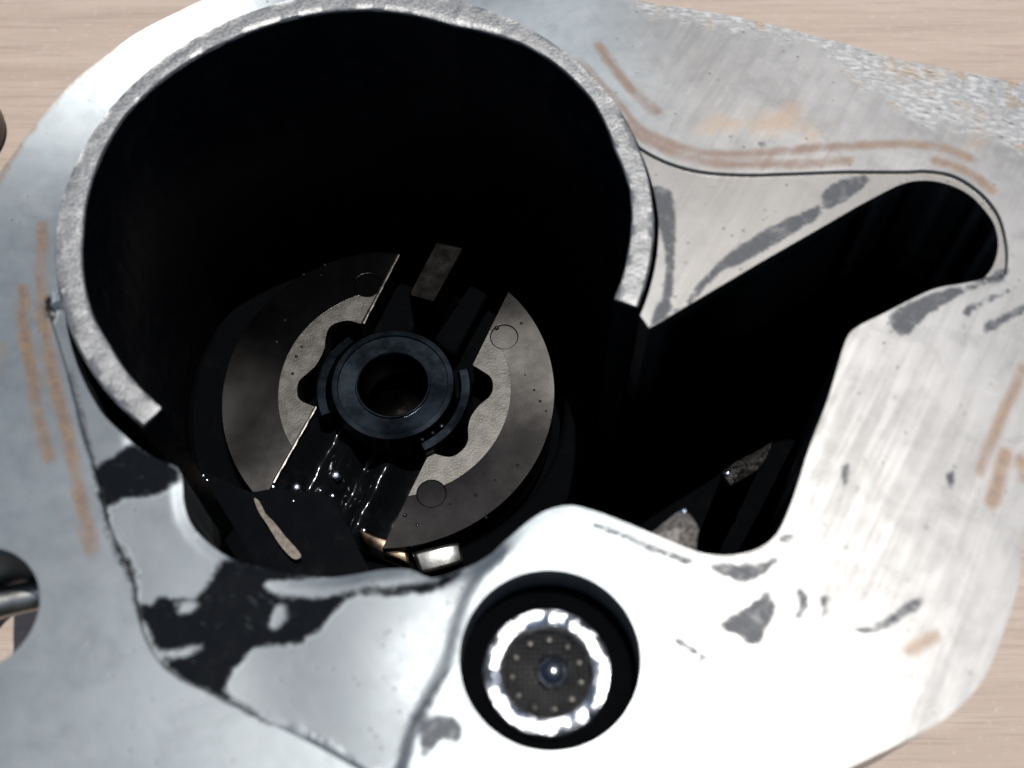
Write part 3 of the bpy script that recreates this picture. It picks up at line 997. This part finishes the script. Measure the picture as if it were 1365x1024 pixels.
def curved(name, top, bot, zt, zb, bulge, mat, th=0.4):
    A, B = smooth(PL(top, zt), False, 4), smooth(PL(bot, zb), False, 4)
    m_ = len(A); v = []; ff = []
    for k_ in range(7):
        u_ = k_ / 6
        for i in range(m_):
            p_ = A[i] * (1 - u_) + B[i] * u_
            v.append((p_[0], p_[1], zt + (zb - zt) * u_ + bulge * math.sin(math.pi * (i / (m_ - 1))) + 0.35 * bulge * math.sin(math.pi * u_)))
    for k_ in range(6):
        for i in range(m_ - 1):
            a_ = k_ * m_ + i
            ff.append((a_, a_ + 1, a_ + m_ + 1, a_ + m_))
    o = mesh(name, v, ff, mat, clip, True)
    face_up(o)
    s_ = o.modifiers.new('thickness', 'SOLIDIFY'); s_.thickness = th * S; s_.offset = -1


curved('clip_face', [(549, 737), (575, 732), (598, 727), (612, 724)], [(560, 766), (582, 762), (604, 756), (618, 748)], -37.4, -37.9, 0.45, M_BRIGHT)
curved('clip_arm', [(478, 706), (498, 715), (522, 722), (544, 734)], [(486, 724), (506, 738), (526, 746), (546, 754)], -37.6, -37.9, 0.5, M_COPPER)
curved('clip_edge', [(462, 722), (492, 738), (520, 750), (545, 760)], [(460, 727), (490, 744), (518, 756), (545, 766)], -38.2, -38.9, 0.25, M_SEAT, 0.2)
sheet('clip_foot', [(470, 728), (500, 742), (540, 758), (575, 768), (620, 756)], [(468, 733), (498, 748), (538, 764), (576, 774), (622, 762)], -40.0, -40.4, M_SEAT)

# ------------------------------------------------------------------ strainer plug in the small bore
ZS = -2.8
SC = P(729.5, 894, ZS)
plug = empty('strainer_plug', (SC[0], SC[1], -8), 'round mesh strainer plug with a bright crimped ring in the small lower bore', 'strainer plug')
jr = rng.uniform(-1, 1, 200)


def crimp_j(a, j, r, z):
    i = int(round(a / (2 * math.pi) * 120)) % 120
    lob = 0.5 + 0.5 * math.cos(a * 13 + 1.5 * jr[i // 12])
    w = 0.07 * math.sin(3 * a + 1 + j) + 0.07 * math.sin(5 * a + 2.3) + 0.05 * math.sin(11 * a + 0.7 * j) + 0.012 * jr[i]
    if j in (2, 3, 4):
        return r + (0.05 * lob + 0.03 * jr[i]) * (1 if j == 2 else -1 if j == 4 else 0), z + 1.0 * w
    return r, z


lathe('crimp_ring', [(5.05, -6.0), (5.05, ZS - 0.45), (4.85, ZS - 0.1), (4.3, ZS + 0.05), (3.75, ZS - 0.15), (3.5, ZS - 0.6), (3.5, -6.0)], SC, M_CRIMP, plug, 120, jitter=crimp_j)
lathe('bore_floor', [(HOLE_R - 0.02, -3.9), (5.0, -3.9), (5.0, -8.0), (HOLE_R - 0.02, -8.0)], HOLE_C + (SC - HOLE_C) * 0.0, M_OIL, plug, 96, closed_prof=True)
lathe('screen_cup', [(3.52, -4.1), (3.2, -4.35), (2.2, -4.7), (1.4, -5.0), (0.01, -5.1)], SC, M_WALL, plug, 64)
# woven wires
wv, wf = [], []


def wire(p0, p1, phase):
    m_ = 24; b = len(wv)
    p0, p1 = np.array(p0), np.array(p1)
    d = (p1 - p0) / np.linalg.norm(p1 - p0); u = np.array([-d[1], d[0]])
    for i in range(m_ + 1):
        p = p0 + (p1 - p0) * i / m_
        rr = np.linalg.norm(p - SC)
        zc = -4.0 - 0.75 * (1 - (rr / 3.5) ** 2) + 0.03 * (1 if (i + phase) % 2 else -1)
        for s_, h in ((-0.085, 0), (0, 0.08), (0.085, 0)):
            q_ = p + u * s_
            wv.append((q_[0], q_[1], zc + h))
    for i in range(m_):
        for s_ in (0, 1):
            wf.append((b + i * 3 + s_, b + i * 3 + s_ + 1, b + (i + 1) * 3 + s_ + 1, b + (i + 1) * 3 + s_))


for i, t_ in enumerate(np.arange(-3.3, 3.31, 0.4)):
    h = math.sqrt(max(0.01, 3.48 ** 2 - t_ * t_))
    wire((SC[0] + t_, SC[1] - h), (SC[0] + t_, SC[1] + h), i)
    wire((SC[0] - h, SC[1] + t_), (SC[0] + h, SC[1] + t_), i + 1)
wm = mesh('wire_screen', wv, wf, M_WIRE, plug)
wm['kind'] = 'stuff'
BC = P(737, 893, -3.9)
bv, bf = [], []
nu, nv = 32, 12
for j in range(nv + 1):
    e = math.pi / 2 * j / nv
    for i in range(nu):
        a = 2 * math.pi * i / nu
        bv.append((BC[0] + 1.5 * math.cos(e) * math.cos(a), BC[1] + 1.5 * math.cos(e) * math.sin(a), -4.95 + 1.1 * math.sin(e)))
for j in range(nv):
    for i in range(nu):
        i2 = (i + 1) % nu
        bf.append((j * nu + i, j * nu + i2, (j + 1) * nu + i2, (j + 1) * nu + i))
mesh('check_ball', bv, bf, M_BALL, plug, True)
for k_ in range(11):
    a = math.radians(20 + k_ * 360 / 11)
    r_ = 2.75
    c0 = SC + r_ * np.array([math.cos(a), math.sin(a)])
    lathe('stake_dot', [(0.26, -4.6), (0.26, -4.12), (0.16, -3.98), (0.01, -3.94)], c0, M_STAKE, plug, 12)

# ------------------------------------------------------------------ dark cap on the table at the left edge
cc_ = P(-62, 185, Z_TABLE)
cap = empty('brown_cap', (cc_[0], cc_[1], Z_TABLE), 'dark brown rounded cap standing on the table at the left edge', 'cap')
RCAP = float(np.linalg.norm(P(11, 185, Z_TABLE + 8) - P(-62, 185, Z_TABLE + 8)))
lathe('cap_body', [(RCAP, Z_TABLE + 0.02), (RCAP, Z_TABLE + 7), (RCAP - 0.6, Z_TABLE + 9), (RCAP - 2.0, Z_TABLE + 10.2), (0.01, Z_TABLE + 10.6)], cc_, M_CAP, cap, 64)
lathe('grip_band', [(RCAP + 0.25, Z_TABLE + 1.0), (RCAP + 0.25, Z_TABLE + 4.5), (RCAP - 0.1, Z_TABLE + 4.8), (RCAP - 0.1, Z_TABLE + 0.8)], cc_, M_CAP, cap, 64, closed_prof=True)
